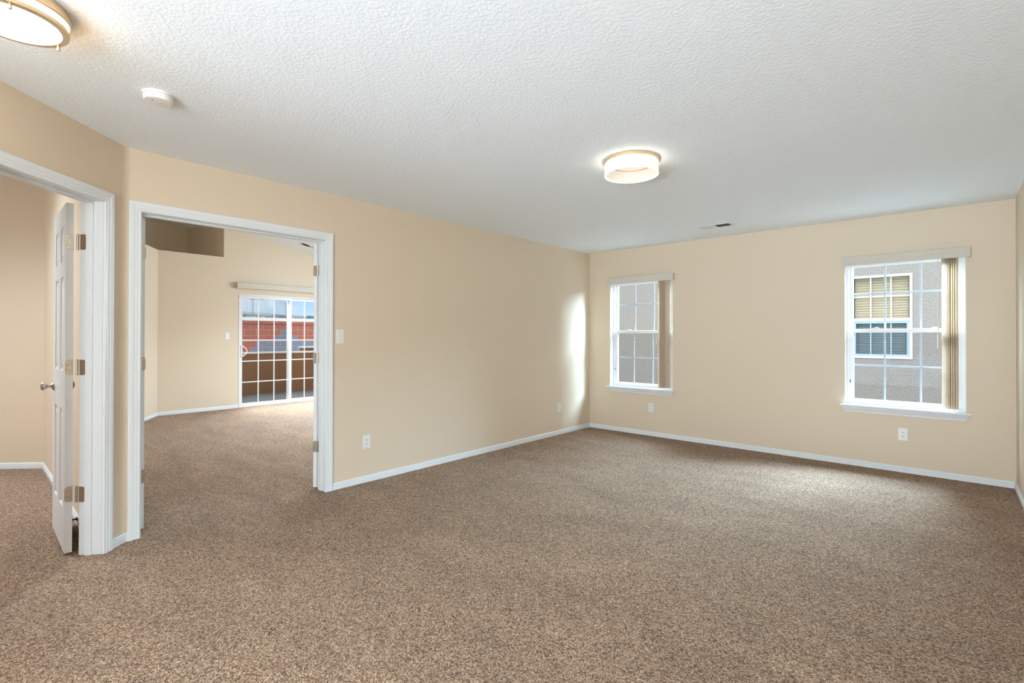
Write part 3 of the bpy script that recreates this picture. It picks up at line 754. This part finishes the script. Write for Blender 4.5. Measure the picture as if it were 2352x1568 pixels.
def slats(z0, z1, m):
    s = MB(); n = int((z1-z0)/.048)
    for k in range(n):
        z = z0+(z1-z0)*(k+.5)/n
        s.box((NX0+.06, 12.10-.006, z-.0235), (NX1-.06, 12.10, z+.019)); s.box((NX0+.06, 12.112, z+.015), (NX1-.06, 12.116, z+.03))
    return s.build('slat_blind', m, wf)
slats(1.64, NZ1-.045, 'nblind'); slats(NZ0+.05, 1.585, 'nblind_screened')
MB().box((NX0+.045, 12.048, 1.645), (NX1-.045, 12.052, NZ1-.045)).build('pane', 'glass', wf)

# balcony outside the sliding door
tag(MB().box((-11.9, 1.5, -.12), (XF-.141, 7.5, -.0205)).build('balcony_deck', 'deck'), 'weathered grey board deck outside the sliding glass door', 'deck')
tag(MB().box((-11.95, 3.2, 3.0), (XF-.141, 7.5, 3.12)).build('balcony_roof', 'balcony'), 'unseen flat roof shading the balcony outside the sliding door', 'roof')  # unseen roof put in to shade the deck and balcony wall
bw = thing('balcony_wall', (-11.6, 4, -.02), 'solid brown stucco balcony wall beyond the sliding glass door', 'balcony wall')
MB().prism([(-11.635, 1.5), (-11.64, 4.9), (-11.50, 5.45), (-11.42, 7.5), (-11.56, 7.5), (-11.64, 5.47), (-11.78, 4.92), (-11.775, 1.5)], -.02, .875).build('stucco_panel', 'balcony', bw)
MB().prism([(-11.615, 1.5), (-11.62, 4.9), (-11.48, 5.44), (-11.40, 7.5), (-11.58, 7.5), (-11.66, 5.48), (-11.80, 4.92), (-11.795, 1.5)], .8755, .912).build('coping', 'coping', bw)
# painted block wall behind it
XW = -18.0
gw = thing('block_wall', (XW, 8, -.3), 'red painted block wall with stepped grey patches beyond the balcony', 'wall')
b = MB(); m_ = MB(); BL, BH = .405, .2032; gap = .014; zt = 1.70
GREY = {}
ya, yb = 4.2, 13.0
rows = 10
m_.box((XW-.18, ya, -.3), (XW-.0015, yb, zt))
step = {8: None}
def grey_from(row):   # row 0 is the top course; y from which the wall is repainted
    return {0: 99, 1: 7.62, 2: 7.33, 3: 6.98, 4: 6.62, 5: 6.25, 6: 5.95}.get(row, 5.6)
def grey_to(row):
    return {1: 8.05, 2: 8.3}.get(row, 99)
for r_ in range(rows):
    z1 = zt-r_*BH; z0 = z1-BH
    y = ya-(BL/2 if r_ % 2 else 0)
    while y < yb:
        yc = y+BL/2; mi = 1 if grey_from(r_) < yc < grey_to(r_) else 0
        b.box((XW-.15, max(y, ya)+gap/2, z0+gap/2), (XW, min(y+BL, yb)-gap/2, z1-gap/2), mi)
        y += BL
b.build('blocks', ['redblock', 'greyblock'], gw); m_.build('mortar', 'mortar', gw)
MB().box((XW-.19, ya, zt+.001), (XW+.02, yb, zt+.105)).build('cap_course', 'redblock', gw)
ar = MB().box((-14.2, 6.58, -.3), (-13.9, 7.6, .93))
ac = thing('parapet_block', (-14.05, 7.1, -.3), 'white topped low wall end behind the balcony wall', 'wall')
ar.build('wall_body', 'balcony', ac); MB().box((-14.23, 6.55, .931), (-13.87, 7.63, .975)).build('white_cap', 'b_white', ac)

# rising ground and the town on the slope
def bear(D, px):      # bearing spread of the far scenery: distance out along the view through the door, offset across it
    d = Vector((-.936, .352)); a = Vector((.352, .936)); return d*D+a*px
ter = MB(); rows_ = [(22, -.3), (60, 1.2), (130, 5.2), (170, 7.0), (215, 8.3), (235, 9.2)]
vs = []
for D, z in rows_:
    for k in range(25):
        p = bear(D, (k-12)*D*.09); vs.append((p.x, p.y, z+random.uniform(-.12, .12)*(D > 100)))
ter.add(vs, [(r*25+k, r*25+k+1, (r+1)*25+k+1, (r+1)*25+k) for r in range(len(rows_)-1) for k in range(24)])
tag(ter.build('hillside_ground', 'dirt'), 'pale rising ground beyond the red block wall', 'ground')
hill = MB(); vs = []; n = 81
for D, zf in ((228, 0), (236, .75), (250, 1.0), (300, .9)):
    for k in range(n):
        s = (k-n/2+.5)/(n/2); p = bear(D, s*D*.9)
        base = 12.35-1.9*max(0, min(1, (s*.9+.03)/.16)); vs.append((p.x, p.y, 7.5+(base-7.5)*zf+random.uniform(-.18, .22)*zf))
hill.add(vs, [(r*n+k, r*n+k+1, (r+1)*n+k+1, (r+1)*n+k) for r in range(3) for k in range(n-1)])
tag(hill.build('distant_mesa', 'mesa', smooth=True), 'low grey green mesa on the horizon through the sliding door', 'hill')
def bld(p, q, z0, z1, m, label, win=True, depth=6):
    p = Vector(p); q = Vector(q); d = (q-p).normalized(); nrm = Vector((-d.y, d.x))
    if nrm.dot(p) < 0: nrm = -nrm
    t = thing('distant_building', (p.x, p.y, z0), label, 'building', 'distant buildings on the slope')
    def fr(a, b, z): v = p+d*a+nrm*b; return (v.x, v.y, z)
    Lg = (q-p).length
    MB().box((0, 0, z0-1.5), (Lg, depth, z1), fr=fr).build('walls', m, t)
    MB().box((-.05, -.08, z1+.002), (Lg+.05, depth+.05, z1+.10), fr=fr).build('roof_edge', 'b_grey', t)
    if win:
        n = max(1, int(Lg/.75))
        for k in range(n):
            a0 = Lg*(k+.25)/n; MB().box((a0, -.05, z0+(z1-z0)*.35), (a0+Lg*.5/n, -.002, z0+(z1-z0)*.72), fr=fr).build('window', 'b_dark', t)
    return t
bld((-161.4, 57.1), (-160.4, 58.0), 6.95, 7.90, 'b_grey', 'pale grey distant building at the left jamb of the sliding door')
bld((-158.5, 59.7), (-157.0, 61.05), 6.7, 7.55, 'b_white', 'whitish distant building just right of the tall frame pole')
bld((-156.3, 61.7), (-154.6, 63.2), 6.7, 7.45, 'b_white', 'long white distant building with one dark glazed band', depth=5)
bld((-154.5, 63.3), (-153.9, 63.8), 6.7, 7.75, 'b_tan', 'narrow tan distant building beside the long white one', False)
bld((-153.2, 64.4), (-152.4, 65.2), 6.7, 7.45, 'b_grey', 'small grey distant building left of the guyed pole')
bld((-152.1, 65.4), (-151.1, 66.3), 6.7, 7.45, 'b_tan', 'tan distant building at the guyed pole')
bld((-149.7, 67.5), (-147.2, 69.7), 6.45, 7.20, 'b_white', 'wide pale distant building seen through the fixed glass panel')
bld((-146.7, 70.2), (-146.1, 70.7), 6.6, 7.45, 'b_dark', 'small dark distant building at the right end of the view', False)
def pole(x, y, z0, z1, label, arms=(), r=.10, brace=None, m='pole', twin=None):
    t = thing('utility_pole', (x, y, z0), label, 'utility pole', 'distant utility poles')
    MB().cyl((x, y, z0), (x, y, z1), r, 8).build('shaft', m, t)
    a = Vector((.70, .714, 0))
    for z, l0, l1 in arms:
        p = Vector((x+.11, y-.04, z)); MB().cyl(p-a*l0, p+a*l1, r*.7, 6).build('crossarm', m, t)
    if twin:
        MB().cyl((x+a.x*twin, y+a.y*twin, z0), (x+a.x*twin, y+a.y*twin, z1-.6), r*.6, 8).build('second_shaft', 'poleg', t)
    if brace:
        for p, q in brace: MB().cyl(p, q, .03, 6).build('brace', 'poleg', t)
    return t
pole(-212.0, 78.97, 7.8, 17.6, 'tallest utility pole with a wide crossarm and second shaft at left', [(16.2, 1.3, 4.6)], .12, None, 'pole', -.75)
pole(-213.9, 77.32, 8, 15.3, 'slim utility pole with a short arm at the left edge', [(15.2, .5, .5), (14.6, .3, .3)], .05, None, 'poleg')
pole(-202.0, 87.9, 7.6, 14.7, 'guyed utility pole with a small crossarm', [(14.6, .5, .8)], .09, [((-202.0, 87.9, 14.3), (-201.0, 88.8, 10.5))])
pole(-204.4, 85.8, 8, 13.3, 'faint slim utility pole left of the guyed one', [(13.2, .5, .5)], .045, None, 'poleg')
pole(-195.46, 93.72, 8, 15.4, 'slim utility pole seen through the fixed glass panel', [(11.8, .2, .2)], .06, None, 'poleg')
pole(-207.5, 83.04, 8, 11.3, 'short pale utility pole above the white building', [], .05, None, 'poleg')
